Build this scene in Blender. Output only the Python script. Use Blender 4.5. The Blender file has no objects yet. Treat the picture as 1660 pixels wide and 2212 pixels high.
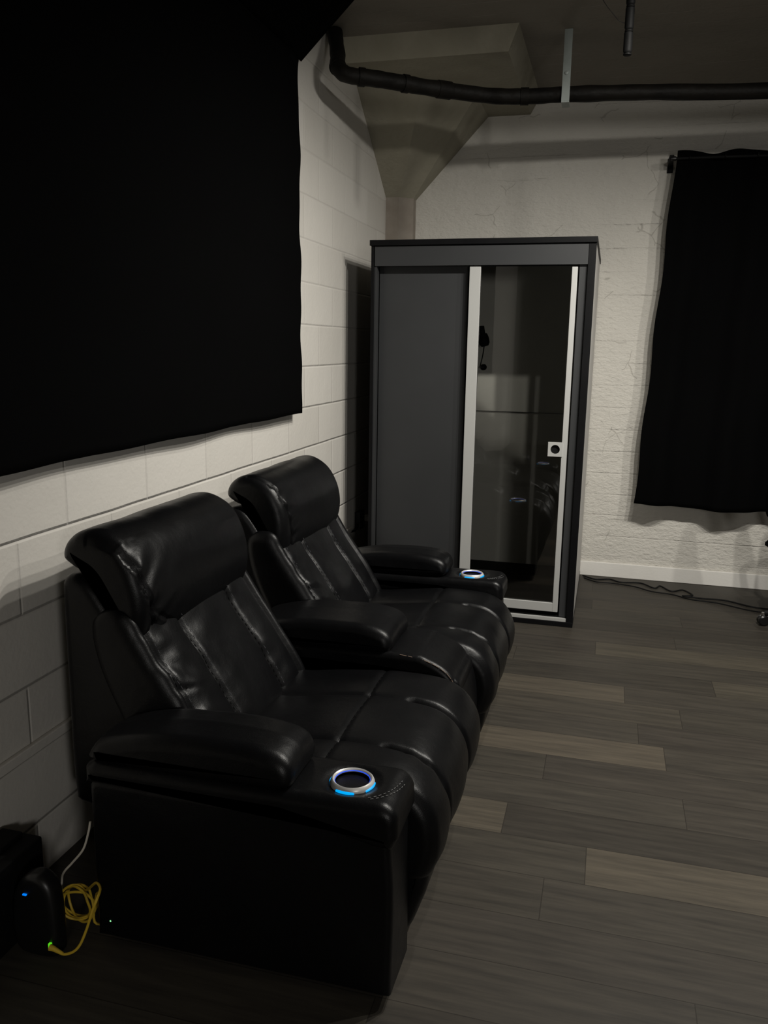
import bpy, bmesh, math, random
from mathutils import Vector, Matrix, noise
random.seed(7)
S = bpy.context.scene
COL = S.collection
PI = math.pi

# ------------------------------------------------------------------ materials
def mat(name, base=(.5, .5, .5), rough=.6, metal=0, spec=.5, emit=None, estr=0, trans=0, ior=1.45, coat=0):
    m = bpy.data.materials.new(name); m.use_nodes = True
    b = m.node_tree.nodes['Principled BSDF']
    b.inputs['Base Color'].default_value = (*base, 1)
    b.inputs['Roughness'].default_value = rough
    b.inputs['Metallic'].default_value = metal
    b.inputs['Specular IOR Level'].default_value = spec
    b.inputs['IOR'].default_value = ior
    b.inputs['Transmission Weight'].default_value = trans
    b.inputs['Coat Weight'].default_value = coat
    if emit:
        b.inputs['Emission Color'].default_value = (*emit, 1); b.inputs['Emission Strength'].default_value = estr
    return m

class NT:
    def __init__(s, m): s.t = m.node_tree; s.b = s.t.nodes['Principled BSDF']
    def n(s, typ, **kw):
        nd = s.t.nodes.new(typ)
        for k, v in kw.items():
            if k in nd.inputs: nd.inputs[k].default_value = v
            else: setattr(nd, k, v)
        return nd
    def l(s, a, b): s.t.links.new(a, b)
    def math(s, op, a, b=None, c=None):
        nd = s.t.nodes.new('ShaderNodeMath'); nd.operation = op
        for i, v in enumerate((a, b, c)):
            if v is None: continue
            if isinstance(v, (int, float)): nd.inputs[i].default_value = v
            else: s.l(v, nd.inputs[i])
        return nd.outputs[0]
    def coord(s, scale=(1, 1, 1)):
        g = s.n('ShaderNodeNewGeometry'); mp = s.n('ShaderNodeMapping'); mp.inputs['Scale'].default_value = scale
        s.l(g.outputs['Position'], mp.inputs['Vector']); return mp.outputs['Vector']
    def noise(s, scale, detail=4, vec=None, rough=.5):
        nd = s.n('ShaderNodeTexNoise'); nd.inputs['Scale'].default_value = scale; nd.inputs['Detail'].default_value = detail
        nd.inputs['Roughness'].default_value = rough
        s.l(vec or s.coord(), nd.inputs['Vector']); return nd.outputs['Fac']
    def ramp(s, fac, stops):
        r = s.n('ShaderNodeValToRGB'); e = r.color_ramp.elements
        while len(e) < len(stops): e.new(.5)
        for el, (p, c) in zip(e, stops):
            el.position = p; el.color = (*c, 1) if isinstance(c, tuple) else (c, c, c, 1)
        s.l(fac, r.inputs['Fac']); return r.outputs['Color']
    def bump(s, h, strength=.3, dist=.01, prev=None):
        b = s.n('ShaderNodeBump'); b.inputs['Strength'].default_value = strength; b.inputs['Distance'].default_value = dist
        s.l(h, b.inputs['Height'])
        if prev: s.l(prev, b.inputs['Normal'])
        return b.outputs['Normal']
    def mix(s, fac, a, b, mode='MIX'):
        nd = s.n('ShaderNodeMix'); nd.data_type = 'RGBA'; nd.blend_type = mode
        for i, v in ((0, fac), (6, a), (7, b)):
            if isinstance(v, (int, float)): nd.inputs[i].default_value = v
            elif isinstance(v, tuple): nd.inputs[i].default_value = (*v, 1)
            else: s.l(v, nd.inputs[i])
        return nd.outputs[2]

def m_block():
    m = mat('painted_block', rough=.55, spec=.35); t = NT(m)
    g = t.n('ShaderNodeNewGeometry'); sp = t.n('ShaderNodeSeparateXYZ'); t.l(g.outputs['Position'], sp.inputs[0])
    wob = t.noise(3.0, 2)
    y = t.math('ADD', sp.outputs['Y'], -1.956); z = t.math('ADD', sp.outputs['Z'], t.math('MULTIPLY_ADD', wob, .006, -.963))
    row = t.math('FLOOR', t.math('DIVIDE', z, .2))
    off = t.math('MULTIPLY', t.math('PINGPONG', row, 1), .5)
    ux = t.math('ADD', t.math('DIVIDE', y, .4208), off)
    fx = t.math('FRACT', ux); fz = t.math('FRACT', t.math('DIVIDE', z, .2))
    dx = t.math('MULTIPLY', t.math('MINIMUM', fx, t.math('SUBTRACT', 1, fx)), .4208)
    dz = t.math('MULTIPLY', t.math('MINIMUM', fz, t.math('SUBTRACT', 1, fz)), .2)
    # vertical joints are shallower than the bed joints
    hx = t.math('MULTIPLY_ADD', t.math('SMOOTH_MIN', t.math('DIVIDE', dx, .006), 1, .2), .5, .5)
    hz = t.math('SMOOTH_MIN', t.math('DIVIDE', dz, .007), 1, .2)
    h = t.math('MULTIPLY', hx, hz)
    nz = t.noise(70, 5); nz2 = t.noise(9, 4)
    up = t.n('ShaderNodeMapRange'); t.l(sp.outputs['Z'], up.inputs[0]); up.inputs[1].default_value = 1.1; up.inputs[2].default_value = 1.75; up.inputs[3].default_value = 1.0; up.inputs[4].default_value = .38
    h = t.math('SUBTRACT', 1, t.math('MULTIPLY', t.math('SUBTRACT', 1, h), up.outputs[0]))
    n1 = t.bump(h, .9, .0065)
    n2 = t.bump(nz, .18, .006, n1); n3 = t.bump(nz2, .25, .01, n2)
    t.l(n3, t.b.inputs['Normal'])
    idn = t.n('ShaderNodeTexWhiteNoise'); cb = t.n('ShaderNodeCombineXYZ')
    t.l(t.math('FLOOR', ux), cb.inputs[0]); t.l(row, cb.inputs[1]); t.l(cb.outputs[0], idn.inputs['Vector'])
    c = t.mix(idn.outputs['Value'], (.60, .575, .53), (.66, .635, .59))
    c = t.mix(t.math('MULTIPLY', nz2, .25), c, (.58, .55, .5))
    dirt_shade = t.math('SUBTRACT', 1, t.math('MINIMUM', t.math('DIVIDE', dz, .0035), 1))  # bed joint dirt plus a little joint shadow painted into the colour
    c = t.mix(t.math('MULTIPLY', t.math('MULTIPLY', dirt_shade, up.outputs[0]), .35), c, (.33, .30, .27))
    t.l(c, t.b.inputs['Base Color']); return m

def m_backwall():
    m = mat('painted_concrete', rough=.6, spec=.3); t = NT(m)
    g = t.n('ShaderNodeNewGeometry'); sp = t.n('ShaderNodeSeparateXYZ'); t.l(g.outputs['Position'], sp.inputs[0])
    wob = t.noise(2.2, 3)
    z = t.math('ADD', sp.outputs['Z'], t.math('MULTIPLY_ADD', wob, .02, -.13 - .01))
    f = t.math('FRACT', t.math('DIVIDE', z, .1385))
    d = t.math('MULTIPLY', t.math('MINIMUM', f, t.math('SUBTRACT', 1, f)), .1385)
    h = t.math('MINIMUM', t.math('DIVIDE', d, .006), 1)
    brk = t.ramp(t.noise(1.7, 3, t.coord((1, 1, 3))), [(.42, 1.0), (.62, .15)])
    h2 = t.math('MAXIMUM', h, brk)
    low = t.ramp(sp.outputs['Z'], [(0.0, 1.0), (1.0, 0.0)])
    a = t.noise(28, 6, t.coord((1, 1, 1.8)), .65); b = t.noise(5, 4)
    n = t.bump(h2, .6, .006); n = t.bump(a, .8, .014, n); n = t.bump(b, .35, .03, n)
    # flaking paint cracks
    v = t.n('ShaderNodeTexVoronoi'); v.feature = 'DISTANCE_TO_EDGE'; v.inputs['Scale'].default_value = 5.5
    dv = t.n('ShaderNodeMix'); dv.data_type = 'RGBA'; dv.inputs[0].default_value = .12
    nc = t.n('ShaderNodeTexNoise'); nc.inputs['Scale'].default_value = 6; t.l(t.coord(), nc.inputs['Vector'])
    t.l(t.coord(), dv.inputs[6]); t.l(nc.outputs['Color'], dv.inputs[7]); t.l(dv.outputs[2], v.inputs['Vector'])
    cr = t.math('LESS_THAN', v.outputs['Distance'], .012)
    mask = t.math('GREATER_THAN', t.noise(4.5, 2), .60)
    crack = t.math('MULTIPLY', cr, mask)
    n = t.bump(t.math('SUBTRACT', 1, crack), .5, .004, n)
    t.l(n, t.b.inputs['Normal'])
    c = t.mix(b, (.60, .575, .525), (.66, .635, .58))
    c = t.mix(t.math('MULTIPLY', crack, .35), c, (.2, .18, .15))
    t.l(c, t.b.inputs['Base Color']); return m

def m_floor():
    m = mat('plank_floor', rough=.5, spec=.18); t = NT(m)
    g = t.n('ShaderNodeNewGeometry'); sp = t.n('ShaderNodeSeparateXYZ'); t.l(g.outputs['Position'], sp.inputs[0])
    W, L = .1835, 1.22
    v = t.math('DIVIDE', t.math('ADD', sp.outputs['Y'], -1.583), W)
    row = t.math('FLOOR', v)
    wn = t.n('ShaderNodeTexWhiteNoise'); wn.noise_dimensions = '1D'; t.l(row, wn.inputs['W'])
    u = t.math('ADD', t.math('DIVIDE', sp.outputs['X'], L), wn.outputs['Value'])
    idx = t.math('FLOOR', u)
    fu = t.math('FRACT', u); fv = t.math('FRACT', v)
    du = t.math('MULTIPLY', t.math('MINIMUM', fu, t.math('SUBTRACT', 1, fu)), L)
    dv = t.math('MULTIPLY', t.math('MINIMUM', fv, t.math('SUBTRACT', 1, fv)), W)
    seam = t.math('LESS_THAN', t.math('MINIMUM', du, dv), .0013)
    cb = t.n('ShaderNodeCombineXYZ'); t.l(idx, cb.inputs[0]); t.l(row, cb.inputs[1])
    w2 = t.n('ShaderNodeTexWhiteNoise'); t.l(cb.outputs[0], w2.inputs['Vector'])
    # grain, shifted per plank
    co = t.n('ShaderNodeCombineXYZ')
    t.l(t.math('ADD', t.math('MULTIPLY', sp.outputs['X'], 1.4), t.math('MULTIPLY', w2.outputs['Value'], 37)), co.inputs[0])
    t.l(t.math('MULTIPLY', sp.outputs['Y'], 17), co.inputs[1]); t.l(t.math('MULTIPLY', w2.outputs['Value'], 11), co.inputs[2])
    gr = t.noise(2.6, 7, co.outputs[0], .62)
    co2 = t.n('ShaderNodeCombineXYZ')
    t.l(t.math('ADD', t.math('MULTIPLY', sp.outputs['X'], 1.0), t.math('MULTIPLY', w2.outputs['Value'], 23)), co2.inputs[0])
    t.l(t.math('MULTIPLY', sp.outputs['Y'], 4), co2.inputs[1])
    gr2 = t.noise(3.2, 4, co2.outputs[0])
    tone = t.ramp(w2.outputs['Value'], [(0, (.040, .036, .031)), (.35, (.058, .053, .044)), (.7, (.048, .043, .037)), (.88, (.070, .063, .050)), (1, (.084, .073, .058))])
    c = t.mix(t.ramp(gr, [(.3, 0.0), (.72, 1.0)]), t.mix(1.0, tone, (.72, .72, .73), 'MULTIPLY'), t.mix(1.0, tone, (1.3, 1.27, 1.22), 'MULTIPLY'))
    c = t.mix(t.math('MULTIPLY', gr2, .5), c, t.mix(1.0, c, (.72, .71, .68), 'MULTIPLY'))
    c = t.mix(t.math('MULTIPLY', seam, .75), c, (.02, .017, .014))
    t.l(c, t.b.inputs['Base Color'])
    t.l(t.math('MULTIPLY_ADD', gr, .2, .42), t.b.inputs['Roughness'])
    n = t.bump(t.math('SUBTRACT', 1, seam), .4, .002); n = t.bump(gr, .12, .003, n)
    t.l(n, t.b.inputs['Normal']); return m

def m_noisy(name, c1, c2, scale=8, rough=.7, bump=.3, bs=40, dist=.01, spec=.3, stretch=(1, 1, 1)):
    m = mat(name, rough=rough, spec=spec); t = NT(m)
    a = t.noise(scale, 5, t.coord(stretch)); t.l(t.mix(t.ramp(a, [(.3, 0.0), (.7, 1.0)]), c1, c2), t.b.inputs['Base Color'])
    t.l(t.bump(t.noise(bs, 5), bump, dist), t.b.inputs['Normal']); return m

def m_ceiling():
    m = mat('board_formed_ceiling', rough=.7, spec=.3); t = NT(m)
    g = t.n('ShaderNodeNewGeometry'); sp = t.n('ShaderNodeSeparateXYZ'); t.l(g.outputs['Position'], sp.inputs[0])
    y = t.math('ADD', sp.outputs['Y'], t.math('MULTIPLY', t.noise(1.5, 2), .02))
    f = t.math('FRACT', t.math('DIVIDE', y, .148))
    d = t.math('MULTIPLY', t.math('MINIMUM', f, t.math('SUBTRACT', 1, f)), .148)
    brk = t.ramp(t.noise(2.5, 3), [(.4, 0.0), (.6, .9)])
    h = t.math('MAXIMUM', t.math('MINIMUM', t.math('DIVIDE', d, .004), 1), brk)
    a = t.noise(5, 5); n = t.bump(h, .7, .006); n = t.bump(t.noise(35, 5), .4, .01, n)
    t.l(n, t.b.inputs['Normal'])
    c = t.mix(a, (.22, .20, .168), (.275, .25, .212))
    ln = t.math('SUBTRACT', 1, t.math('MINIMUM', t.math('DIVIDE', d, .003), 1)); ln = t.math('MULTIPLY', ln, t.ramp(t.noise(3.1, 2), [(.48, 0.0), (.6, .6)]))
    c = t.mix(ln, c, (.50, .47, .42))
    t.l(c, t.b.inputs['Base Color']); return m

def m_leather():
    m = mat('black_leather', rough=.34, spec=.27); t = NT(m)
    v = t.n('ShaderNodeTexVoronoi'); v.inputs['Scale'].default_value = 420; t.l(t.coord(), v.inputs['Vector'])
    a = t.noise(11, 4); b = t.noise(3, 3)
    n = t.bump(a, .16, .02); n = t.bump(v.outputs['Distance'], .12, .0015, n)
    t.l(n, t.b.inputs['Normal'])
    t.l(t.mix(b, (.0018, .0018, .0022), (.0036, .0037, .0042)), t.b.inputs['Base Color'])
    t.l(t.math('MULTIPLY_ADD', a, .14, .30), t.b.inputs['Roughness']); return m

def m_cloth(name, c, bs=500):
    m = mat(name, base=c, rough=.95, spec=.03); t = NT(m)
    t.l(t.bump(t.noise(bs, 3), .3, .002), t.b.inputs['Normal'])
    b = t.noise(2, 3); t.l(t.mix(b, c, tuple(x * 1.35 for x in c)), t.b.inputs['Base Color']); return m

def m_glass():
    m = bpy.data.materials.new('tinted_glass'); m.use_nodes = True; nt = m.node_tree; nt.nodes.clear()
    o = nt.nodes.new('ShaderNodeOutputMaterial'); mx = nt.nodes.new('ShaderNodeMixShader')
    tr = nt.nodes.new('ShaderNodeBsdfTransparent'); tr.inputs[0].default_value = (.97, .97, .955, 1)
    gl = nt.nodes.new('ShaderNodeBsdfGlossy'); gl.inputs['Roughness'].default_value = .015; gl.inputs[0].default_value = (1, 1, 1, 1)
    fr = nt.nodes.new('ShaderNodeFresnel'); fr.inputs[0].default_value = 1.6
    nt.links.new(fr.outputs[0], mx.inputs[0]); nt.links.new(tr.outputs[0], mx.inputs[1]); nt.links.new(gl.outputs[0], mx.inputs[2])
    nt.links.new(mx.outputs[0], o.inputs[0]); return m

def m_alu():
    m = mat('brushed_aluminium', (.46, .46, .445), .42, .15, .5); t = NT(m)
    t.l(t.bump(t.noise(300, 3, t.coord((1, 1, .03))), .1, .001), t.b.inputs['Normal']); return m

M = dict(
    block=m_block(), back=m_backwall(), floor=m_floor(), ceil=m_ceiling(), leather=m_leather(),
    concrete=m_noisy('aged_column_concrete', (.30, .28, .215), (.36, .335, .265), 6, .7, .35, 45),
    colpaint=m_noisy('column_shaft_paint', (.24, .205, .17), (.31, .275, .235), 8, .65, .3, 40),
    dark=m_noisy('dark_wall_paint', (.03, .028, .026), (.04, .038, .035), 5, .8, .2, 40),
    dim=m_noisy('grey_green_wall_paint', (.22, .22, .19), (.26, .26, .225), 5, .8, .2, 40),
    raceway=m_noisy('painted_raceway', (.58, .555, .51), (.62, .595, .55), 6, .55, .15, 60),
    trim=m_noisy('white_baseboard_paint', (.70, .68, .64), (.74, .72, .68), 6, .45, .1, 60, spec=.4),
    cloth=m_cloth('black_drape_cloth', (.0018, .0018, .0019)),
    cloth2=m_cloth('black_canopy_cloth', (.002, .002, .002)),
    glass=m_glass(), alu=m_alu(),
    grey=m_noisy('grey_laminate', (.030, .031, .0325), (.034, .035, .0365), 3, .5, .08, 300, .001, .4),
    blackpanel=m_noisy('black_laminate', (.003, .003, .0035), (.005, .005, .0055), 5, .5, .08, 300, .001, .15),
    side=m_noisy('pale_grey_side_panel', (.55, .53, .50), (.58, .56, .53), 4, .45, .05, 100, .001, .4),
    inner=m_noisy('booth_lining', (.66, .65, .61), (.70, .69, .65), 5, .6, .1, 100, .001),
    pipe=m_noisy('black_pipe_paint', (.005, .0045, .004), (.010, .0085, .0065), 9, .6, .5, 25, .010, .2),
    conduit=m_noisy('black_conduit_paint', (.004, .004, .004), (.006, .006, .006), 9, .6, .2, 25, .01, .12),
    strap=m_noisy('galvanised_strap', (.33, .37, .35), (.42, .46, .44), 14, .5, .2, 60, .002, .5),
    plastic=m_noisy('black_plastic', (.006, .006, .006), (.009, .009, .009), 5, .35, .05, 200, .001, .5),
    matte=m_noisy('matte_black_plastic', (.003, .003, .003), (.004, .004, .004), 5, .7, .05, 200, .001, .2),
    ring=m_noisy('silver_cup_ring', (.62, .61, .59), (.66, .65, .63), 20, .36, .02, 200, .0005, .6),
    hole=mat('cup_interior', (.0006, .0006, .0008), .9, 0, .0),
    thread=mat('grey_thread', (.035, .035, .04), .8),
    arm_thread=mat('arm_thread', (.13, .13, .13), .7),
    thread2=mat('tan_thread', (.16, .11, .08), .7),
    cable=m_noisy('black_cable', (.004, .004, .004), (.006, .006, .006), 9, .6, .05, 100, .001, .2),
    yellow=m_noisy('yellow_cable', (.62, .42, .035), (.70, .48, .05), 15, .45, .05, 100, .001, .4),
    white=m_noisy('white_cable', (.62, .58, .5), (.66, .62, .54), 15, .45, .05, 100, .001, .4),
    chrome=mat('chrome', (.7, .7, .7), .18, 1),
    blue=mat('blue_led', (0, .05, .2), .4, emit=(.0, .22, 1.0), estr=.95),
    blueglow=mat('blue_led_ring', (0, .02, .1), .4, emit=(.02, .10, 1.0), estr=.85),
    cyan=mat('cyan_led_button', (0, .1, .2), .4, emit=(.0, .42, 1.0), estr=.95),
    green=mat('green_led', (0, .1, 0), .4, emit=(.15, 1.0, .02), estr=.6),
    greenw=mat('pale_green_led', (0, .1, 0), .4, emit=(.35, 1.0, .45), estr=.9),
)
for k in ('ring',):
    M[k].node_tree.nodes['Principled BSDF'].inputs['Metallic'].default_value = .3
M['strap'].node_tree.nodes['Principled BSDF'].inputs['Metallic'].default_value = .3

# ------------------------------------------------------------------ object helpers
def tag(o, label=None, cat=None, group=None, kind=None):
    if label: o['label'] = label
    if cat: o['category'] = cat
    if group: o['group'] = group
    if kind: o['kind'] = kind
    return o
def root(name, loc, label, cat, group=None):
    o = bpy.data.objects.new(name, None); COL.objects.link(o); o.location = loc; o.empty_display_size = .1
    return tag(o, label, cat, group)
def world(o):
    m = Matrix.Translation(o.location)
    return m if not o.parent else world(o.parent) @ o.matrix_parent_inverse @ m
def link(name, me, m=None, parent=None, smooth=True, bevel=0, label=None):
    o = bpy.data.objects.new(name, me); COL.objects.link(o)
    if m: me.materials.append(m)
    if smooth:
        for p in me.polygons: p.use_smooth = True
        me.set_sharp_from_angle(angle=math.radians(40))
    if parent:
        o.parent = parent; o.matrix_parent_inverse = world(parent).inverted()
    if bevel:
        b = o.modifiers.new('bevel', 'BEVEL'); b.width = bevel; b.segments = 3; b.limit_method = 'ANGLE'
        b.harden_normals = False
    if smooth and bevel:
        w = o.modifiers.new('wn', 'WEIGHTED_NORMAL')
    if label: o['label'] = label
    return o
def pydata(v, f):
    me = bpy.data.meshes.new('m'); me.from_pydata([tuple(x) for x in v], [], f); me.update()
    bm = bmesh.new(); bm.from_mesh(me); bmesh.ops.recalc_face_normals(bm, faces=bm.faces); bm.to_mesh(me); bm.free()
    return me
class MB:
    def __init__(s): s.v = []; s.f = []
    def add(s, v, f):
        k = len(s.v); s.v += [Vector(x) for x in v]; s.f += [tuple(i + k for i in q) for q in f]; return s
    def box(s, x0, x1, y0, y1, z0, z1, M4=None):
        v = [Vector((x, y, z)) for x in (x0, x1) for y in (y0, y1) for z in (z0, z1)]
        if M4: v = [M4 @ p for p in v]
        return s.add(v, [(0, 1, 3, 2), (4, 6, 7, 5), (0, 4, 5, 1), (2, 3, 7, 6), (0, 2, 6, 4), (1, 5, 7, 3)])
    def tube(s, pts, r, n=12, caps=True, resample=0):
        pts = [Vector(p) for p in pts]
        if resample: pts = catmull(pts, resample)
        rr = r if callable(r) else (lambda t: r)
        up = Vector((0, 0, 1)); rings = []
        for i, p in enumerate(pts):
            d = (pts[min(i + 1, len(pts) - 1)] - pts[max(i - 1, 0)]).normalized()
            a = up - d * up.dot(d)
            if a.length < .2: a = Vector((1, 0, 0)) - d * d.x
            a.normalize(); b = d.cross(a); up = a
            R = rr(i / max(1, len(pts) - 1))
            rings.append([p + (a * math.cos(2 * PI * k / n) + b * math.sin(2 * PI * k / n)) * R for k in range(n)])
        v = [q for r_ in rings for q in r_]; f = []
        for i in range(len(rings) - 1):
            for k in range(n):
                f.append((i * n + k, i * n + (k + 1) % n, (i + 1) * n + (k + 1) % n, (i + 1) * n + k))
        if caps: f += [tuple(range(n)), tuple(range((len(rings) - 1) * n, len(rings) * n))]
        return s.add(v, f)
    def lathe(s, prof, n=48, M4=None):     # (r, z) pairs about the z axis
        v = [Vector((r * math.cos(2 * PI * k / n), r * math.sin(2 * PI * k / n), z)) for r, z in prof for k in range(n)]
        if M4: v = [M4 @ p for p in v]
        f = [(i * n + k, i * n + (k + 1) % n, (i + 1) * n + (k + 1) % n, (i + 1) * n + k) for i in range(len(prof) - 1) for k in range(n)]
        if prof[0][0] > 0 and prof[0] != prof[-1]: f += [tuple(range(n)), tuple(range((len(prof) - 1) * n, len(prof) * n))]
        return s.add(v, f)
    def build(s, name, m, parent=None, **k): return link(name, pydata(s.v, s.f), m, parent, **k)
def catmull(P, k, closed=False):
    out = []; n = len(P); rng = n if closed else n - 1
    for i in range(rng):
        if closed: a, b, c, d = P[(i - 1) % n], P[i], P[(i + 1) % n], P[(i + 2) % n]
        else: a, b, c, d = P[max(i - 1, 0)], P[i], P[i + 1], P[min(i + 2, n - 1)]
        for j in range(k):
            t = j / k
            out.append(.5 * ((2 * b) + (c - a) * t + (2 * a - 5 * b + 4 * c - d) * t * t + (3 * b - a - 3 * c + d) * t ** 3))
    if not closed: out.append(P[-1])
    return out
def resample_closed(P, n):
    L = [0]
    for i in range(len(P)): L.append(L[-1] + (P[(i + 1) % len(P)] - P[i]).length)
    T = L[-1]; out = []; j = 0
    for k in range(n):
        s = T * k / n
        while L[j + 1] < s: j += 1
        t = (s - L[j]) / max(1e-9, L[j + 1] - L[j]); out.append(P[j].lerp(P[(j + 1) % len(P)], t))
    return out
def cushion(prof, y0, y1, r=.03, n=110, ny=64, disp=None, sharp=False, rz=None):
    """A padded volume: closed X-Z outline carried along Y with rounded ends; disp(x, z, y) pushes it outwards."""
    P = [Vector((a, b)) for a, b in prof]
    if not sharp: P = catmull(P, 10, True)
    P = resample_closed(P, n)
    area = sum(P[i].x * P[(i + 1) % n].y - P[(i + 1) % n].x * P[i].y for i in range(n))
    sg = 1 if area > 0 else -1
    N = []
    for i in range(n):
        d = (P[(i + 2) % n] - P[i - 2]).normalized(); N.append(Vector((d.y, -d.x)) * sg)
    ys = []
    for k in range(9): ys.append((y0 + r * (1 - math.cos(PI / 2 * k / 8)), r * (1 - math.sin(PI / 2 * k / 8))))
    for k in range(1, ny): ys.append((y0 + r + (y1 - y0 - 2 * r) * k / ny, 0))
    for k in range(9): ys.append((y1 - r * (1 - math.cos(PI / 2 * (8 - k) / 8)), r * (1 - math.sin(PI / 2 * (8 - k) / 8))))
    v = []; f = []
    for y, ins in ys:
        for i in range(n):
            o = -ins + (disp(P[i].x, P[i].y, y, N[i]) if disp else 0)
            q = P[i] + N[i] * o; v.append((q.x, y, q.y))
    m = len(ys)
    for j in range(m - 1):
        for i in range(n): f.append((j * n + i, j * n + (i + 1) % n, (j + 1) * n + (i + 1) % n, (j + 1) * n + i))
    f += [tuple(range(n)), tuple(range((m - 1) * n, m * n))]
    return pydata(v, f)
def g(x, s): return math.exp(-(x / s) ** 2)
def stitches(mb, pts, r=.0011, dash=.006, gap=.005):
    pts = catmull([Vector(p) for p in pts], 20)
    L = 0; on = True; seg = [pts[0]]
    for a, b in zip(pts, pts[1:]):
        d = (b - a).length; L += d
        if on: seg.append(b)
        if on and L > dash:
            if len(seg) > 1: mb.tube([seg[0], seg[-1]], r, 5)
            on = False; L = 0
        elif not on and L > gap: on = True; L = 0; seg = [b]
def face(v, axis_pts=None): return v

# ------------------------------------------------------------------ camera
cam = bpy.data.cameras.new('camera'); co = bpy.data.objects.new('camera', cam); COL.objects.link(co)
cam.sensor_fit = 'VERTICAL'; cam.sensor_height = 32.0; cam.lens = 1780.96 / 2212 * 32.0
cam.clip_start = .05
R0 = Vector((.965, .262, .016)); 
yaw, pitch, roll = .262034, .1997035, .0159685
cy, sy, cp, sp_, cr, sr = math.cos(yaw), math.sin(yaw), math.cos(pitch), math.sin(pitch), math.cos(roll), math.sin(roll)
F = Vector((-sy * cp, cy * cp, -sp_)); R = Vector((cy, sy, 0)); U = R.cross(F)
R2 = R * cr + U * sr; U2 = -R * sr + U * cr
co.matrix_world = Matrix(((R2.x, U2.x, -F.x, 1.446), (R2.y, U2.y, -F.y, 0), (R2.z, U2.z, -F.z, 1.47), (0, 0, 0, 1)))
S.camera = co

# ------------------------------------------------------------------ the room
HC = 2.96; YB = 5.45; XR = 5.6; YF = -4.2
def struct(name, mb, m, parent=None, **k):
    o = mb.build(name, m, parent, smooth=k.pop('smooth', False), **k)
    if not parent: o['kind'] = 'structure'
    return o
struct('floor', MB().box(-.2, XR + .2, YF - .2, YB + .2, -.1, 0), M['floor'])
struct('ceiling', MB().box(-.2, XR + .2, YF - .2, YB + .2, HC, HC + .15), M['ceil'])
struct('wall_left', MB().box(-.2, 0, YF, YB, 0, HC), M['block'])
struct('wall_back', MB().box(-.2, XR + .2, YB, YB + .2, 0, HC), M['back'])
struct('wall_right', MB().box(XR, XR + .2, YF, YB, 0, HC), M['dark'])
struct('wall_front', MB().box(-.2, XR + .2, YF - .2, YF, 0, HC), M['dim'])
struct('baseboard_back', MB().box(.16, XR, YB - .016, YB, 0, .095), M['trim'], bevel=.004)

# corner column with flared capital and drop panel
def octo(cx, cy_, hw, ch, z):   # quarter of a chamfered square grown out of the corner (cx,cy_)
    return [(cx, cy_, z), (cx, cy_ - hw, z), (cx + hw - ch, cy_ - hw, z), (cx + hw, cy_ - hw + ch, z), (cx + hw, cy_, z)]
def prism(rings):
    mb = MB(); n = len(rings[0]); v = [p for r_ in rings for p in r_]; f = []
    for j in range(len(rings) - 1):
        for i in range(n): f.append((j * n + i, j * n + (i + 1) % n, (j + 1) * n + (i + 1) % n, (j + 1) * n + i))
    f += [tuple(range(n)), tuple(range((len(rings) - 1) * n, len(rings) * n))]
    return mb.add(v, f)
colr = bpy.data.objects.new('concrete_column', None); COL.objects.link(colr); colr.location = (0, YB, 0)
tag(colr, 'beige concrete corner column flaring into a ceiling capital', 'column', kind='structure')
sh = [[(0, 5.45, z), (0, 5.315, z), (.085, 5.315, z), (.165, 5.38, z), (.165, 5.45, z)] for z in (0, 2.385)]
prism(sh).build('column_shaft', M['colpaint'], colr, smooth=False)
cap = [[(0, 5.45, 2.385), (0, 5.315, 2.385), (.085, 5.315, 2.385), (.165, 5.38, 2.385), (.165, 5.45, 2.385)],
       [(0, 5.45, 2.865), (0, 4.70, 2.865), (.60, 4.70, 2.865), (.615, 5.0, 2.865), (.615, 5.45, 2.865)]]
cap[1] = [(0, 5.45, 2.865), (0, 4.66, 2.865), (.38, 4.66, 2.865), (.615, 4.98, 2.865), (.615, 5.45, 2.865)]
prism(cap).build('column_capital', M['concrete'], colr, smooth=False)
dp = [[(0, 5.45, 2.862), (0, 4.32, 2.862), (.87, 4.32, 2.862), (.87, 5.45, 2.862)],
      [(0, 5.45, HC), (0, 4.25, HC), (.925, 4.25, HC), (.925, 5.45, HC)]]
prism(dp).build('drop_panel', M['concrete'], colr, smooth=False)

# painted wire raceway on the left wall
rw = root('wall_raceway', (0, 3, .385), 'painted wire raceway running low along the block wall', 'raceway')
mb = MB().box(0, .016, -1.5, 4.60, .372, .402); mb.build('raceway_channel', M['raceway'], rw, bevel=.004)
MB().tube([(.012, 4.60, .372), (.02, 4.64, .37), (.022, 4.68, .38), (.02, 4.70, .40)], .006, 8, resample=6).build('raceway_cable', M['cable'], rw)
ob = root('wall_outlet', (0, 4.74, .42), 'dark outlet box on the block wall beside the booth', 'outlet')
MB().box(0, .035, 4.70, 4.80, .36, .47).build('outlet_box', M['plastic'], ob, smooth=True, bevel=.004)
MB().box(.0, .03, 4.90, 4.935, .375, .415).build('plug', M['side'], ob, smooth=True, bevel=.004, label='pale plug')

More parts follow.
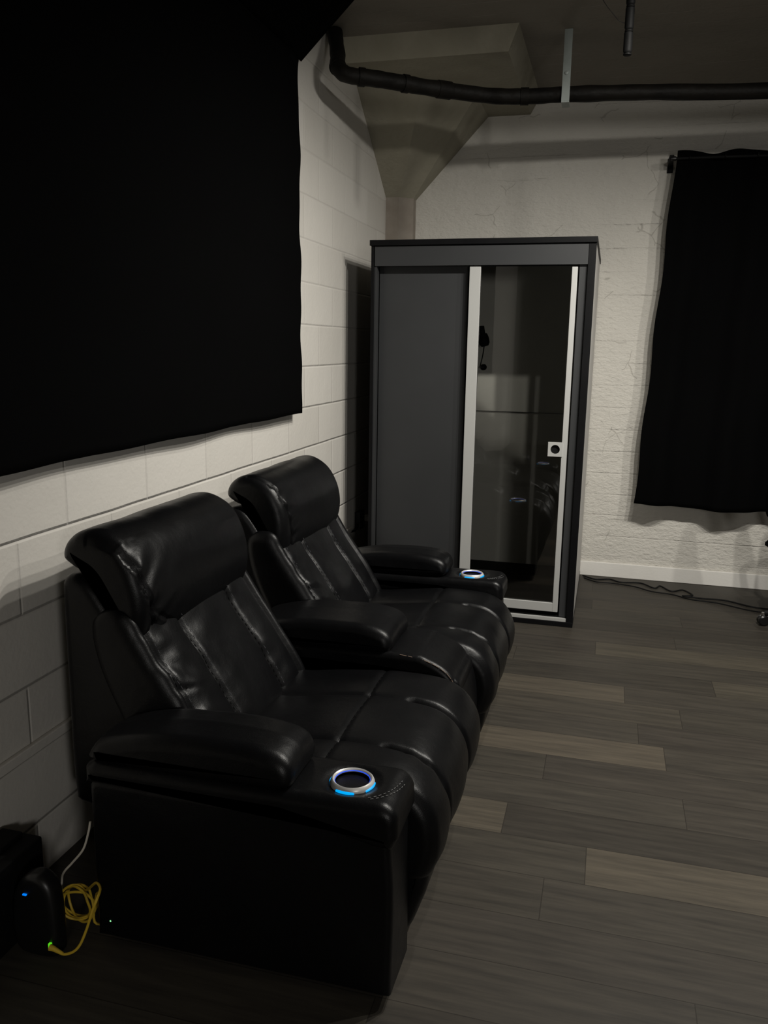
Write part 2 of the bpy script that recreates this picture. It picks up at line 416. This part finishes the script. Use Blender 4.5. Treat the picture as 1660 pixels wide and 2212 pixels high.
# ------------------------------------------------------------------ overhead pipe, strap, conduit
zp = 2.68
path = [(.03, 4.22, 2.965), (.06, 4.12, 2.93), (.11, 4.01, 2.80), (.135, 3.94, 2.725), (.19, 3.925, 2.685), (.30, 3.985, zp), (.41, 4.078, zp),
        (.522, 4.175, zp), (.784, 4.36, zp), (.98, 4.41, zp), (1.15, 4.425, zp + .003), (1.53, 4.47, zp + .003), (2.08, 4.55, zp), (3.2, 4.6, zp), (5.59, 4.65, zp)]
pr = root('overhead_pipe', (1.15, 4.42, zp), 'thick black pipe bending out of the corner under the ceiling', 'pipe')
def pr_r(t): return .036 + .0035 * noise.noise(Vector((t * 40, 3, 1)))
MB().tube(path, pr_r, 20, resample=14).build('pipe', M['pipe'], pr)
pp = catmull([Vector(p) for p in path], 14)
for a, L in ((40, 1), (62, 2), (84, 2), (100, 2), (122, 2)):
    seg = pp[a:a + L + 2]
    MB().tube(seg, .0405, 20).build('pipe_coupling', M['pipe'], pr)
st = root('pipe_hanger', (1.15, 4.40, HC), 'pale galvanised strap hanging the black pipe from the ceiling', 'hanger')
mb = MB().box(1.128, 1.166, 4.372, 4.378, 2.64, HC - .001)
mb.box(1.128, 1.166, 4.372, 4.47, 2.634, 2.640)
mb.build('strap', M['strap'], st, smooth=True, bevel=.001)
MB().lathe([(.0, 0), (.009, 0), (.009, .006), (.0, .008)], 10, Matrix.Translation((1.147, 4.372, 2.765)) @ Matrix.Rotation(PI / 2, 4, 'X')).build('bolt', M['strap'], st)
rc = root('ceiling_conduit', (1.425, 3.5, HC), 'black jointed conduit hanging down from the ceiling near the top edge', 'conduit')
for z0, z1 in ((2.556, 2.632), (2.636, 2.716), (2.720, 2.955)):
    r_ = .0165; x = 1.427
    prof = [(0, z0)] + [(r_ * math.sin(a * PI / 16), z0 + r_ * .8 * (1 - math.cos(a * PI / 16))) for a in range(1, 9)] + [(r_, z1 - .002), (r_ * .8, z1), (0, z1)]
    MB().lathe(prof, 20, Matrix.Translation((x, 3.5, 0))).build('conduit_segment', M['conduit'], rc)
    MB().lathe([(.012, z0 - .004), (.0155, z0 - .002), (.0155, z0 + .002), (.010, z0 + .003)], 20, Matrix.Translation((x, 3.5, 0))).build('joint_ring', M['conduit'], rc)
MB().tube([(1.41, 3.5, 2.665), (1.39, 3.5, 2.675), (1.375, 3.5, 2.69), (1.32, 3.5, 2.76), (1.28, 3.5, 2.86), (1.27, 3.5, HC)], .0014, 6, resample=8).build('hook_wire', M['pipe'], rc)

# ------------------------------------------------------------------ black drapes
def sheet(y_or_x, nu, nv, fn, th=.004):
    v = []; f = []
    for j in range(nv + 1):
        for i in range(nu + 1): v.append(fn(i / nu, j / nv))
    for j in range(nv):
        for i in range(nu):
            a = j * (nu + 1) + i; f.append((a, a + 1, a + nu + 2, a + nu + 1))
    return pydata(v, f)
def drape_left(u, v):       # u along Y to the far edge, v up
    y1 = 3.63 + .020 * (1 - v) + .010 * math.sin(v * 19) + .005 * math.sin(v * 43 + 1) - (.0 if v > .02 else .0)
    y = -1.4 + (y1 + 1.4) * u
    x = .058 + .005 * math.sin(u * 34) * (1 - .3 * v) + .006 * noise.noise(Vector((u * 9, v * 6, 0)))
    z = 1.152 + (2.675 - 1.152) * v + .002 * math.sin(u * 60) * (1 - v)
    return (x, y, z)
dl = root('wall_drape', (.06, 1.2, 2.68), 'large black cloth drape covering the left block wall above the recliners', 'drape')
o = link('drape_cloth', sheet(0, 220, 60, drape_left), M['cloth'], dl); s_ = o.modifiers.new('solid', 'SOLIDIFY'); s_.thickness = .004
MB().box(.012, .045, -1.4, 3.50, 1.150, 1.19).build('bottom_batten', M['cloth2'], dl, bevel=.003)
MB().box(.0, .05, -1.4, 3.60, 2.66, 2.69).build('top_batten', M['cloth2'], dl, bevel=.003)
# sloping black canopy between wall and ceiling
def canopy(u, v):
    y = -1.6 + (3.775 + 1.6) * u
    x = .012 + (.275 - .012) * v; z = 2.712 + (HC - .004 - 2.712) * v
    s2 = .004 * math.sin(u * 25) * math.sin(v * PI)
    return (x + s2, y, z - s2)
o = link('ceiling_canopy', sheet(0, 80, 12, canopy), M['cloth2']); s_ = o.modifiers.new('solid', 'SOLIDIFY'); s_.thickness = .006
tag(o, 'black cloth canopy sloping from the wall drape up to the ceiling', 'canopy')

# right-hand window curtain
def curt(u, v):
    x0 = 1.640 + .088 * v + .006 * math.sin(v * 21)
    x = x0 + (3.35 - x0) * u
    amp = .034 * (1 - .55 * v)
    y = 5.295 - amp * math.sin(u * 24 + .4) + .010 * math.sin(u * 61) - .004 * math.sin(v * 9 + u * 5)
    z = .520 + (2.575 - .520) * v + (.012 * math.sin(u * 33 + 1) if v > .97 else 0) * (v - .97) / .03 + .010 * (1 - v) * math.sin(u * 9 + 2)
    return (x, y, z)
cr_ = root('window_curtain', (2.45, 5.3, 2.55), 'black curtain hanging from a rod on the pale back wall', 'curtain')
o = link('curtain_cloth', sheet(0, 180, 60, curt), M['cloth'], cr_); s_ = o.modifiers.new('solid', 'SOLIDIFY'); s_.thickness = .004
MB().tube([(1.725, 5.272, 2.540), (3.4, 5.272, 2.53)], .009, 14).build('curtain_rod', M['conduit'], cr_)
mb = MB().box(1.690, 1.715, 5.268, 5.45, 2.530, 2.560).box(1.690, 1.722, 5.440, 5.45, 2.495, 2.575)
mb.build('rod_bracket', M['conduit'], cr_, smooth=True, bevel=.002)
MB().lathe([(0, 0), (.012, 0), (.014, .01), (.011, .03), (0, .032)], 14, Matrix.Translation((1.727, 5.272, 2.540)) @ Matrix.Rotation(-PI / 2, 4, 'Y')).build('rod_finial', M['plastic'], cr_)
for x in (1.80, 1.99, 2.16, 2.5, 2.9):
    MB().lathe([(.009, -.002), (.013, -.002), (.013, .002), (.009, .002), (.009, -.002)], 16, Matrix.Translation((x, 5.262, 2.54)) @ Matrix.Rotation(PI / 2, 4, 'Y')).build('curtain_ring', M['conduit'], cr_)

# ------------------------------------------------------------------ booth with sliding glass door
bx0, bx1, by0, by1, bh = .193, 1.340, 4.33, 5.43, 2.006
B = root('sliding_door_booth', (.77, 4.88, 0), 'tall grey and black booth with a sliding glass door', 'booth')
MB().box(bx0 - .006, bx1 + .004, by0 - .012, by1, bh - .028, bh).build('top_board', M['blackpanel'], B, smooth=True, bevel=.002)
MB().box(bx0, bx1, by0, by1, 0, .028).build('base_plinth', M['blackpanel'], B, smooth=True, bevel=.002)
MB().box(bx0, bx0 + .016, by0, by1, .028, bh - .028).build('side_panel', M['blackpanel'], B, smooth=True, bevel=.001, label='black left side panel')
mb = MB().box(bx1 - .036, bx1, by0, by0 + .030, .028, bh - .028).build('corner_post', M['blackpanel'], B, smooth=True, bevel=.001)
MB().box(bx1 - .018, bx1 - .001, by0 + .030, by1, .028, bh - .028).build('side_panel', M['side'], B, smooth=True, bevel=.001, label='pale grey right side panel')
MB().box(bx0 + .016, bx1 - .036, by1 - .02, by1, .028, bh - .028).build('back_panel', M['inner'], B, smooth=True)
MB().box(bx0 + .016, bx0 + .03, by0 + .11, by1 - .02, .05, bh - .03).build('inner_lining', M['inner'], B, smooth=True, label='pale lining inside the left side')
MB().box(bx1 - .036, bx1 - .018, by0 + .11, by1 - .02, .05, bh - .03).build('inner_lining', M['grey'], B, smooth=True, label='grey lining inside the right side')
MB().box(bx0 + .016, bx1 - .036, by0 + .02, by1 - .02, .028, .050).build('booth_floor', M['matte'], B, smooth=True)
MB().box(bx0 + .03, bx1 - .036, by1 - .032, by1 - .02, 1.055, 1.060).build('panel_joint', M['matte'], B)
MB().box(bx0 + .020, bx1 - .037, by0 + .002, by0 + .02, 1.876, 1.975).build('header_panel', M['grey'], B, smooth=True, bevel=.001)
MB().box(bx0 + .016, bx1 - .036, by0 + .02, by0 + .11, 1.90, 1.976).build('door_track', M['matte'], B, smooth=True, label='black upper sliding track')
MB().box(bx0 + .016, bx1 - .036, by0 + .004, by0 + .10, .028, .046).build('door_track', M['alu'], B, smooth=True, bevel=.001, label='silver lower sliding track')
MB().box(bx0 + .016, bx0 + .030, by0 + .012, by0 + .05, .046, 1.876).build('jamb', M['grey'], B, smooth=True)
MB().box(bx1 - .076, bx1 - .036, by0 + .022, by0 + .11, .046, 1.89).build('jamb', M['grey'], B, smooth=True)
# fixed grey door behind
MB().box(bx0 + .030, .700, by0 + .066, by0 + .086, .046, 1.895).build('grey_door', M['grey'], B, smooth=True, bevel=.001)
MB().box(.700, .722, by0 + .07, by0 + .09, .046, 1.895).build('door_gap_shade', M['matte'], B, smooth=True)  # matte black strip standing in for the shadowed gap beside the door
# sliding glass door in front
gd = MB().box(.715, .772, by0 + .014, by0 + .040, .075, 1.872).build('glass_door', M['alu'], B, smooth=True, bevel=.002, label='aluminium framed sliding glass door')
MB().box(1.228, 1.256, by0 + .014, by0 + .040, .075, 1.866).build('door_stile', M['alu'], gd, smooth=True, bevel=.002)
MB().box(.772, 1.228, by0 + .014, by0 + .040, .075, .124).build('bottom_rail', M['alu'], gd, smooth=True, bevel=.002)
MB().box(.772, 1.228, by0 + .016, by0 + .038, 1.872, 1.899).build('top_rail', M['matte'], gd, smooth=True)
MB().box(.770, 1.230, by0 + .024, by0 + .030, .122, 1.874).build('pane', M['glass'], gd, smooth=False)
# square handle plate with a round finger hole
mb = MB(); n = 48; hx, hz, hw, hr, yy0, yy1 = 1.196, .954, .037, .0235, by0 + .006, by0 + .016
out = []
for k in range(n):
    a = 2 * PI * k / n; c_, s2 = math.cos(a), math.sin(a); q = hw / max(abs(c_), abs(s2)); out.append((c_ * q, s2 * q))
inn = [(math.cos(2 * PI * k / n) * hr, math.sin(2 * PI * k / n) * hr) for k in range(n)]
v = [(hx + a, y, hz + b) for y in (yy0, yy1) for ring in (out, inn) for a, b in ring]
f = []
for k in range(n):
    k2 = (k + 1) % n
    f += [(k, k2, n + k2, n + k), (2 * n + k, 3 * n + k, 3 * n + k2, 2 * n + k2), (k, 2 * n + k, 2 * n + k2, k2), (n + k, n + k2, 3 * n + k2, 3 * n + k)]
mb.add(v, f).build('handle', M['alu'], gd, smooth=False)
MB().lathe([(0, 0), (hr, 0), (hr, .002), (0, .002)], 40, Matrix.Translation((hx, yy1 + .006, hz)) @ Matrix.Rotation(PI / 2, 4, 'X')).build('finger_hole', M['matte'], gd)
# microphone inside the booth
mic = root('microphone', (.70, 5.20, 1.36), 'small black microphone on a thin stem behind the booth glass', 'microphone')
mm = Matrix.Translation((.672, 5.2, 1.52)) @ Matrix.Rotation(-.25, 4, 'Y')
MB().lathe([(0, -.05), (.022, -.048), (.033, -.03), (.034, 0), (.028, .025), (.0, .04)], 24, mm).build('mic_head', M['matte'], mic)
MB().lathe([(0, .03), (.018, .03), (.02, .075), (0, .08)], 20, mm).build('mic_clip', M['matte'], mic)
MB().tube([(.678, 5.2, 1.475), (.672, 5.2, 1.42), (.660, 5.2, 1.36), (.65, 5.25, 1.345), (.65, 5.41, 1.34)], .0035, 8, resample=6).build('mic_stem', M['matte'], mic)
MB().lathe([(0, 0), (.02, 0), (.02, .01), (0, .01)], 20, Matrix.Translation((.65, 5.41, 1.34)) @ Matrix.Rotation(PI / 2, 4, 'X')).build('wall_mount', M['matte'], mic)

# ------------------------------------------------------------------ two-seat recliner
RC = root('recliner_loveseat', (.62, 2.54, 0), 'black leather two-seat recliner with lit cup holders along the block wall', 'recliner')
DY = .94
L_ = M['leather']
def seamdip(y, seams, d=.010, w=.007): return -sum(d * g(y - s, w) for s in seams)
def puff(y, edges, amp):
    for a, b in zip(edges, edges[1:]):
        if a <= y <= b: return amp * math.sin(PI * (y - a) / (b - a)) ** .6 if b > a else 0
    return 0
back_prof = [(.30, .80), (.345, .745), (.395, .665), (.452, .585), (.505, .505), (.548, .42), (.54, .36), (.47, .34), (.38, .36), (.30, .50), (.23, .66), (.22, .78)]
seat_prof = [(.42, .41), (.60, .435), (.82, .462), (.98, .462), (1.08, .438), (1.145, .385), (1.17, .32), (1.155, .25), (1.11, .205), (.95, .20), (.60, .24), (.42, .30)]
seat_prof = [(x if x < 1 else 1 + (x - 1) * .74, z) for x, z in seat_prof]
leg_prof = [(1.00, .245), (1.07, .25), (1.102, .235), (1.10, .18), (1.082, .12), (1.060, .07), (1.035, .045), (.98, .05), (.96, .15)]
head_prof = [(.125, .925), (.135, .965), (.175, .995), (.24, 1.000), (.305, .965), (.345, .90), (.362, .82), (.352, .745), (.325, .702), (.295, .720), (.25, .80), (.205, .875), (.155, .900)]
shell_prof = [(.13, .30), (.128, .60), (.130, .84), (.138, .878), (.17, .888), (.22, .86), (.30, .74), (.40, .56), (.48, .40), (.46, .30), (.30, .25), (.16, .25)]
for i, oy in enumerate((0, DY)):
    y0, y1 = 1.735 + oy, 2.395 + oy
    # back shell
    link('back_shell', cushion(shell_prof, y0 - .005, y1 + .01, .03, 90, 12), L_, RC)
    # back cushion, four panels
    bs = [1.762 + oy, 1.928 + oy, 2.21 + oy, 2.345 + oy]; y0 = 1.715 + oy
    def bd(x, z, y, N, bs=bs, oy=oy):
        front = max(0, N.x * .8 + N.y * .6)
        o = seamdip(y, bs, .006, .009) + puff(y, [1.715 + oy] + bs + [2.395 + oy], .011)
        # soft folds that run out from the seams
        q = Vector((x * 6, y * 9 + oy, z * 17))
        w = g(y - bs[0] - .03, .06) * .009 * noise.noise(q * 1.6) + g(y - bs[1] - .03, .06) * .006 * noise.noise(q * 1.3 + Vector((3, 1, 2)))
        w += g(y - bs[2] - .03, .05) * .006 * noise.noise(q * 1.4 + Vector((8, 1, 2)))
        w += -.009 * g(z - (.515 - (y - bs[0]) * .35), .007) * g(y - bs[0] - .01, .055)
        w += -.005 * g(z - (.60 - (y - bs[0]) * .25), .006) * g(y - bs[0] - .03, .04)
        w += .004 * noise.noise(Vector((x * 9, y * 9, z * 9)) + Vector((oy * 7, 0, 0)))
        return (o + w) * front
    bc = link('back_cushion', cushion(back_prof, y0, y1, .035, 150, 110, bd), L_, RC)
    for q in bs[:3]:
        sm = MB()
        stitches(sm, [(x + .0052, q + .006, z + .004) for x, z in ((.352, .742), (.395, .668), (.452, .588), (.505, .508), (.540, .44))])
        sm.build('stitching', M['thread'], bc)
    # headrest bolster
    hs = (1.800 if oy else 1.772) + oy
    def hd(x, z, y, N, hs=hs, oy=oy):
        front = max(0, N.x * .9 + N.y * .25)
        ys = hs - .20 * (z - .85); t = y - ys
        o = -.008 * g(t, .0055) * (1 if front > .12 and z > .70 else 0)
        ph = z * (120 if oy else 92) + 2.0 * noise.noise(Vector((z * 14, oy, 0))) - (35 if oy else 60) * t
        gath = ((.0055 if oy else .0075) + .003 * noise.noise(Vector((z * 20, 3, oy)))) * math.sin(ph)
        gath *= (math.exp(-max(0, t) / (.030 if oy else .045)) if t > 0 else g(t, .008)) * min(1, front * 1.4) * (1 if .72 < z < .975 else .2)
        o += .012 * math.sin(PI * min(1, max(0, (y - ys) / (2.40 + oy - ys)))) ** .7 * front
        if not oy:
            o += -.009 * g((z - .800) + t * .65, .008) * g(t - .06, .045) * front
            o += -.008 * g((z - .765) + t * .80, .008) * g(t - .065, .05) * front
        o += .004 * noise.noise(Vector((x * 7, y * 6, z * 7 + oy)))
        return o + gath * (1 - math.exp(-abs(t) / .007))
    hr_ = link('headrest', cushion(head_prof, (1.745 if oy else 1.738) + oy, 2.385 + oy, .042, 170, 150, hd), L_, RC)
    sm = MB()
    stitches(sm, [(x, hs - .20 * (z - .85) - .006, z) for x, z in ((.318, .962), (.345, .905), (.359, .83), (.352, .76), (.337, .72))], .0008)
    sm.build('stitching', M['matte'], hr_)
    # seat cushion, three panels
    ss = [1.885 + oy, 2.175 + oy]
    def sd(x, z, y, N, ss=ss, oy=oy):
        top = 1 if (z > .26) else max(0, (z - .20) / .06)
        o = seamdip(y, ss, .013, .009) * (1 if x > .95 else .15) + puff(y, [1.735 + oy] + ss + [2.395 + oy], .011)
        o += -.006 * g(x - .83, .006) * (1 if N.y > .5 else 0)
        o += .003 * noise.noise(Vector((x * 8, y * 8, z * 8 + oy * 3)))
        o += .0025 * math.sin(x * 130 + y * 40) * g(y - ss[0], .03) * (1 if x > 1.0 else 0)
        return o * top
    sc = link('seat_cushion', cushion(seat_prof, y0 + .003, y1 - .003, .035, 150, 100, sd), L_, RC)
    sm = MB(); stitches(sm, [(.832, yy, .4715) for yy in (y0 + .05, y0 + .3, y0 + .60)], .0007); sm.build('stitching', M['conduit'], sc)
    def ld(x, z, y, N, oy=oy): return .005 * noise.noise(Vector((x * 7, y * 5, z * 7 + oy)))
    link('footrest', cushion(leg_prof, y0 + .012, y1 - .012, .03, 100, 40, ld), L_, RC)
    MB().box(.30, 1.02, y0 + .02, y1 - .02, .035, .24).build('seat_base', M['matte'], RC, smooth=True, bevel=.01)

def arm(y0, y1, cup, cx=.944):
    rr = .045 if cup else .10
    body = [(.315, .03), (.315, .44), (.33, .452)] + [(1.055 - .03, .452), (1.055, .43), (1.062, .30), (1.062, .03)]
    def bd(x, z, y, N): return .002 * noise.noise(Vector((x * 4, y * 6, z * 4)))
    a = link('armrest', cushion(body, y0 + .008, y1 - .008, .018, 120, 16, bd, sharp=True), L_, RC)
    xf = 1.072 if cup else 1.085
    if cup:
        capp = [(.305, .440), (.305, .485), (.33, .500)] + [(.80, .503), (1.0, .506)] + [(xf - rr + rr * math.sin(t * PI / 12), .506 - rr + rr * math.cos(t * PI / 12)) for t in range(0, 6)] + [(xf, .43), (xf - .012, .40), (1.02, .40), (.80, .440)]
    else:
        capp = [(.305, .440), (.305, .485), (.33, .503), (.86, .512), (.95, .500), (1.02, .462), (1.056, .40), (1.074, .32), (1.078, .22), (1.070, .15), (1.04, .15), (.98, .36), (.86, .440)]
    def cd(x, z, y, N):
        o = .001 * noise.noise(Vector((x * 5, y * 7, z * 5)))
        if cup:   # stitched seam curving round the front corner
            ys = y0 + .012 + (y1 - y0 - .02) * min(1, max(0, (x - .985) / .085)) ** 2.2
            d = math.hypot(x - cx, y - (y0 + .096))
            o += -.007 * g(max(0, d - .052), .014) * max(0, N.y)
        return o
    cap_ = link('arm_cap', cushion(capp, y0, y1, .028 if cup else .022, 200 if cup else 150, 70 if cup else 30, cd, sharp=cup), L_, a)
    pad = [(.325, .497), (.325, .530), (.36, .552), (.48, .580), (.62, .590), (.74, .588), (.805, .570), (.828, .535), (.815, .503), (.74, .492), (.50, .490)]
    def pd(x, z, y, N):
        m_ = (y0 + y1) / 2
        return .008 * (1 - abs(y - m_) / ((y1 - y0) / 2)) * max(0, N.y) + .0015 * noise.noise(Vector((x * 12, y * 10, z * 10)))
    link('arm_pad', cushion(pad, y0 + .004, y1 - .004, .032, 110, 24, pd), L_, a)
    sm = MB()
    if cup:
        fz = lambda x: .5068 if x < 1.027 else .5068 - .045 + math.sqrt(max(0, .045 ** 2 - (x - 1.027) ** 2))
        for sh_ in (0, .0065):     # double row of stitches curving round the front corner
            stitches(sm, [(x - sh_, y0 + dy_ + sh_ * .7, fz(x - sh_) + .0004) for x, dy_ in ((1.006, .026), (1.024, .038), (1.042, .062), (1.053, .095), (1.059, .135))], .0009)
        sm.build('stitching', M['arm_thread'], a)
        cyy = y0 + .096; zt = .500
        T = Matrix.Translation((cx, cyy, zt))
        c = MB().lathe([(.0405, -.004), (.0395, .004), (.0415, .0085), (.045, .0105), (.0485, .0075), (.0508, .002), (.0512, -.006), (.046, -.008), (.0405, -.004)], 64, T).build('cup_holder', M['ring'], a)
        MB().lathe([(.0394, .0046), (.0394, .0056), (.0399, .0066), (.0403, .0066), (.0398, .0046), (.0394, .0046)], 64, T).build('light_ring', M['blueglow'], c)
        MB().lathe([(0, -.07), (.036, -.07), (.0395, -.0), (.0395, .0035), (.0405, .0035), (.0405, -.06), (.037, -.073), (0, -.073)], 48, T).build('cup_well', M['hole'], c)
        for ang in (-94, -13, 77, 167):     # four glowing lens-shaped buttons on the rim
            mb = MB(); nn = 14; v = []; f = []
            for q in range(nn + 1):
                t = q / nn; aa = math.radians(ang + (t - .5) * 50); wv = math.sin(PI * t)
                ri = .0516 - .0075 * wv
                v += [(math.cos(aa) * ri, math.sin(aa) * ri, .0015 + .0074 * wv), (math.cos(aa) * .0524, math.sin(aa) * .0524, .0005 + .001 * wv), (math.cos(aa) * .0526, math.sin(aa) * .0526, -.004)]
            for q in range(nn):
                b = q * 3; f += [(b, b + 1, b + 4, b + 3), (b + 1, b + 2, b + 5, b + 4)]
            mb.add([T @ Vector(p) for p in v], f).build('light_button', M['cyan'], c)
    else:
        stitches(sm, [(.86, y0 + .008, .508), (.94, y0 + .007, .498), (1.01, y0 + .006, .466), (1.05, y0 + .006, .41), (1.07, y0 + .008, .36)], .0012, .02, .0005)
        sm.build('stitching', M['thread2'], a)
    return a
near_arm = arm(1.538, 1.735, True)
MB().lathe([(0, 0), (.0024, 0), (.0018, .0012), (0, .0015)], 12, Matrix.Translation((.355, 1.5462, .079)) @ Matrix.Rotation(PI / 2, 4, 'X')).build('power_light', M['greenw'], near_arm)
arm(2.398, 2.672, False)
arm(3.338, 3.535, True, .925)

# ------------------------------------------------------------------ clutter at the near left
bxr = root('equipment_box', (.07, 1.30, 0), 'black equipment box standing against the block wall', 'box')
MB().box(.012, .12, .95, 1.615, 0, .225).build('box_body', M['matte'], bxr, smooth=True, bevel=.006)
MB().box(.012, .075, 1.10, 1.60, .225, .238).build('box_lid', M['matte'], bxr, smooth=True, bevel=.004)
rt = root('router', (.20, 1.50, 0), 'black router with a blue light standing by the recliner', 'router')
rp = [(.150, .004), (.128, .06), (.135, .15), (.165, .205), (.212, .218), (.248, .175), (.254, .05), (.242, .004)]
link('router_body', cushion(rp, 1.470, 1.525, .02, 90, 10), M['plastic'], rt)
MB().box(-.005, .005, -.003, .003, -.0016, .0016, Matrix.Translation((.178, 1.469, .170))).build('status_light', M['blue'], rt)
MB().box(-.003, .003, -.004, .003, -.006, .006, Matrix.Translation((.240, 1.468, .046))).build('port_light', M['green'], rt)
yc = root('ethernet_cable', (.25, 1.5, 0), 'yellow ethernet cable coiled behind the router', 'cable')
pts = [(.263, 1.462, .040), (.282, 1.462, .036), (.305, 1.466, .045), (.320, 1.47, .062), (.330, 1.475, .085), (.340, 1.48, .115), (.350, 1.485, .150), (.36, 1.49, .178), (.35, 1.52, .185), (.31, 1.56, .165)]
for k in range(4 * 14):
    a = 2 * PI * k / 14 + 1.0; rr_ = .046 + .005 * math.sin(k * .7)
    pts.append((.226 + rr_ * math.cos(a) * .95 + .002 * (k // 14), 1.590 + .012 * math.sin(a * 1.3) + .004 * (k // 14), .066 + rr_ * math.sin(a) * .95))
pts += [(.27, 1.60, .018), (.31, 1.62, .012), (.36, 1.66, .012)]
MB().tube(pts, .0032, 8, resample=5).build('cable', M['yellow'], yc)
MB().tube([(.244, 1.462, .046), (.252, 1.462, .045), (.264, 1.462, .041), (.278, 1.462, .0365)], lambda t: .0078 - .0040 * t, 10, resample=4).build('connector', M['yellow'], yc)
wc = root('white_cord', (.20, 1.6, .1), 'thin white cord hanging behind the recliner corner', 'cord')
MB().tube([(.275, 1.60, .30), (.268, 1.60, .27), (.250, 1.60, .22), (.215, 1.60, .175), (.19, 1.60, .145), (.165, 1.62, .10), (.16, 1.62, .006)], .0028, 8, resample=6).build('cord', M['white'], wc)
# cables on the floor by the back wall
def cable(name, label, pts, r, seed):
    rnd = random.Random(seed)
    o = MB().tube(pts, r, 8, resample=10).build(name, M['cable'])
    return tag(o, label, 'cable')
z = .006
cable('floor_cable', 'black cable along the white baseboard, ending in loops beside the curtain', [(1.36, 5.40, z), (1.44, 5.33, z), (1.53, 5.36, z), (1.60, 5.31, z), (1.72, 5.33, z), (1.80, 5.24, z), (1.84, 5.30, z), (1.90, 5.20, z), (1.97, 5.25, z), (2.02, 5.15, z), (1.96, 5.12, z), (2.08, 5.10, z), (2.20, 5.10, z), (2.4, 5.00, z), (2.8, 5.05, z)], .0048, 1)
cable('floor_cable', 'thinner black cable lying in front of the baseboard cable', [(1.37, 5.34, z), (1.45, 5.27, z), (1.55, 5.27, z), (1.68, 5.235, z), (1.78, 5.16, z), (1.90, 5.13, z), (2.0, 5.06, z), (2.15, 5.03, z), (2.35, 4.93, z), (2.6, 4.96, z)], .0038, 2)

# ------------------------------------------------------------------ office chair at the right edge
OC = root('office_chair', (2.62, 4.62, 0), 'black office chair on casters at the right edge by the curtain', 'chair')
ox, oy_ = 2.63, 4.60
MB().lathe([(0, .075), (.045, .075), (.045, .10), (.028, .12), (.028, .40), (0, .40)], 24, Matrix.Translation((ox, oy_, 0))).build('gas_column', M['plastic'], OC)
for k in range(5):
    a = math.radians(161 + 72 * k); d = Vector((math.cos(a), math.sin(a), 0)); c0 = Vector((ox, oy_, 0))
    MB().tube([c0 + Vector((0, 0, .095)), c0 + d * .16 + Vector((0, 0, .088)), c0 + d * .30 + Vector((0, 0, .072))], lambda t: .024 - .008 * t, 12, resample=4).build('leg', M['plastic'], OC)
    cc = c0 + d * .305
    Tm = Matrix.Translation((cc.x, cc.y, .030)) @ Matrix.Rotation(a + .5, 4, 'Z') @ Matrix.Rotation(PI / 2, 4, 'X')
    w = MB().lathe([(0, -.024), (.022, -.024), (.029, -.018), (.030, -.006), (.024, 0), (.030, .006), (.029, .018), (.022, .024), (0, .024)], 28, Tm).build('caster', M['plastic'], OC)
    MB().lathe([(0, .048), (.012, .048), (.014, .060), (.012, .072), (0, .072)], 16, Matrix.Translation((cc.x, cc.y, 0))).build('caster_stem', M['chrome'], w)
seatp = [(-.25, .43), (-.25, .47), (-.18, .50), (.10, .50), (.22, .49), (.26, .46), (.22, .42), (0, .41)]
def place(me, mtx):
    me.transform(mtx); return me
Tc = Matrix.Translation((ox, oy_, 0)) @ Matrix.Rotation(math.radians(14), 4, 'Z')
link('seat', place(cushion(seatp, -.25, .25, .04, 60, 20), Tc), M['cloth'], OC)
bkp = [(-.29, .62), (-.31, .85), (-.33, 1.06), (-.31, 1.12), (-.28, 1.10), (-.26, .86), (-.23, .64), (-.25, .60)]
bme = cushion(bkp, -.23, .23, .04, 60, 20)
for v_ in bme.vertices: v_.co.y *= 1 - .62 * max(0, (v_.co.z - .64) / .48) ** 1.4
link('backrest', place(bme, Tc), M['cloth'], OC)
mb = MB().tube([Tc @ Vector((-.12, 0, .42)), Tc @ Vector((-.26, 0, .44)), Tc @ Vector((-.33, 0, .60)), Tc @ Vector((-.34, 0, .75))], .018, 10, resample=5); mb.build('back_support', M['plastic'], OC)
for s2 in (-1, 1):
    MB().tube([Tc @ Vector((-.05, .24 * s2, .45)), Tc @ Vector((-.05, .30 * s2, .50)), Tc @ Vector((-.08, .31 * s2, .66)), Tc @ Vector((.0, .31 * s2, .69)), Tc @ Vector((.14, .31 * s2, .69))], .016, 10, resample=6).build('armrest', M['plastic'], OC)

# ------------------------------------------------------------------ lights
def lamp(name, kind, loc, energy, col, size, target=None, spot=None, blend=.3):
    l = bpy.data.lights.new(name, kind); l.energy = energy; l.color = col
    if kind in ('POINT', 'SPOT'): l.shadow_soft_size = size
    if spot: l.spot_size = math.radians(spot); l.spot_blend = blend
    o = bpy.data.objects.new(name, l); COL.objects.link(o); o.location = loc
    if target: o.rotation_euler = Vector(target).to_track_quat('-Z', 'Y').to_euler()
    return o
WARM = (1.0, .965, .89)
for x, e in ((1.66, 42), (1.98, 140), (2.32, 100), (3.02, 88)):       # four shaded bulbs of the ceiling fixture
    lamp('ceiling_spot', 'SPOT', (x, 2.75, 2.74), e, WARM, .025, (-.24, .28, -.93), 154, .9)
lamp('rear_lamp', 'POINT', (3.6, -2.2, 1.75), 115.0, (1.0, .97, .93), .28)
w = bpy.data.worlds.new('world'); S.world = w; w.use_nodes = True
w.node_tree.nodes['Background'].inputs[0].default_value = (.02, .02, .02, 1)

S.view_settings.view_transform = 'Standard'; S.view_settings.look = 'None'
S.view_settings.exposure = 0; S.view_settings.gamma = 1; S.view_settings.use_curve_mapping = False
S.cycles.max_bounces = 8
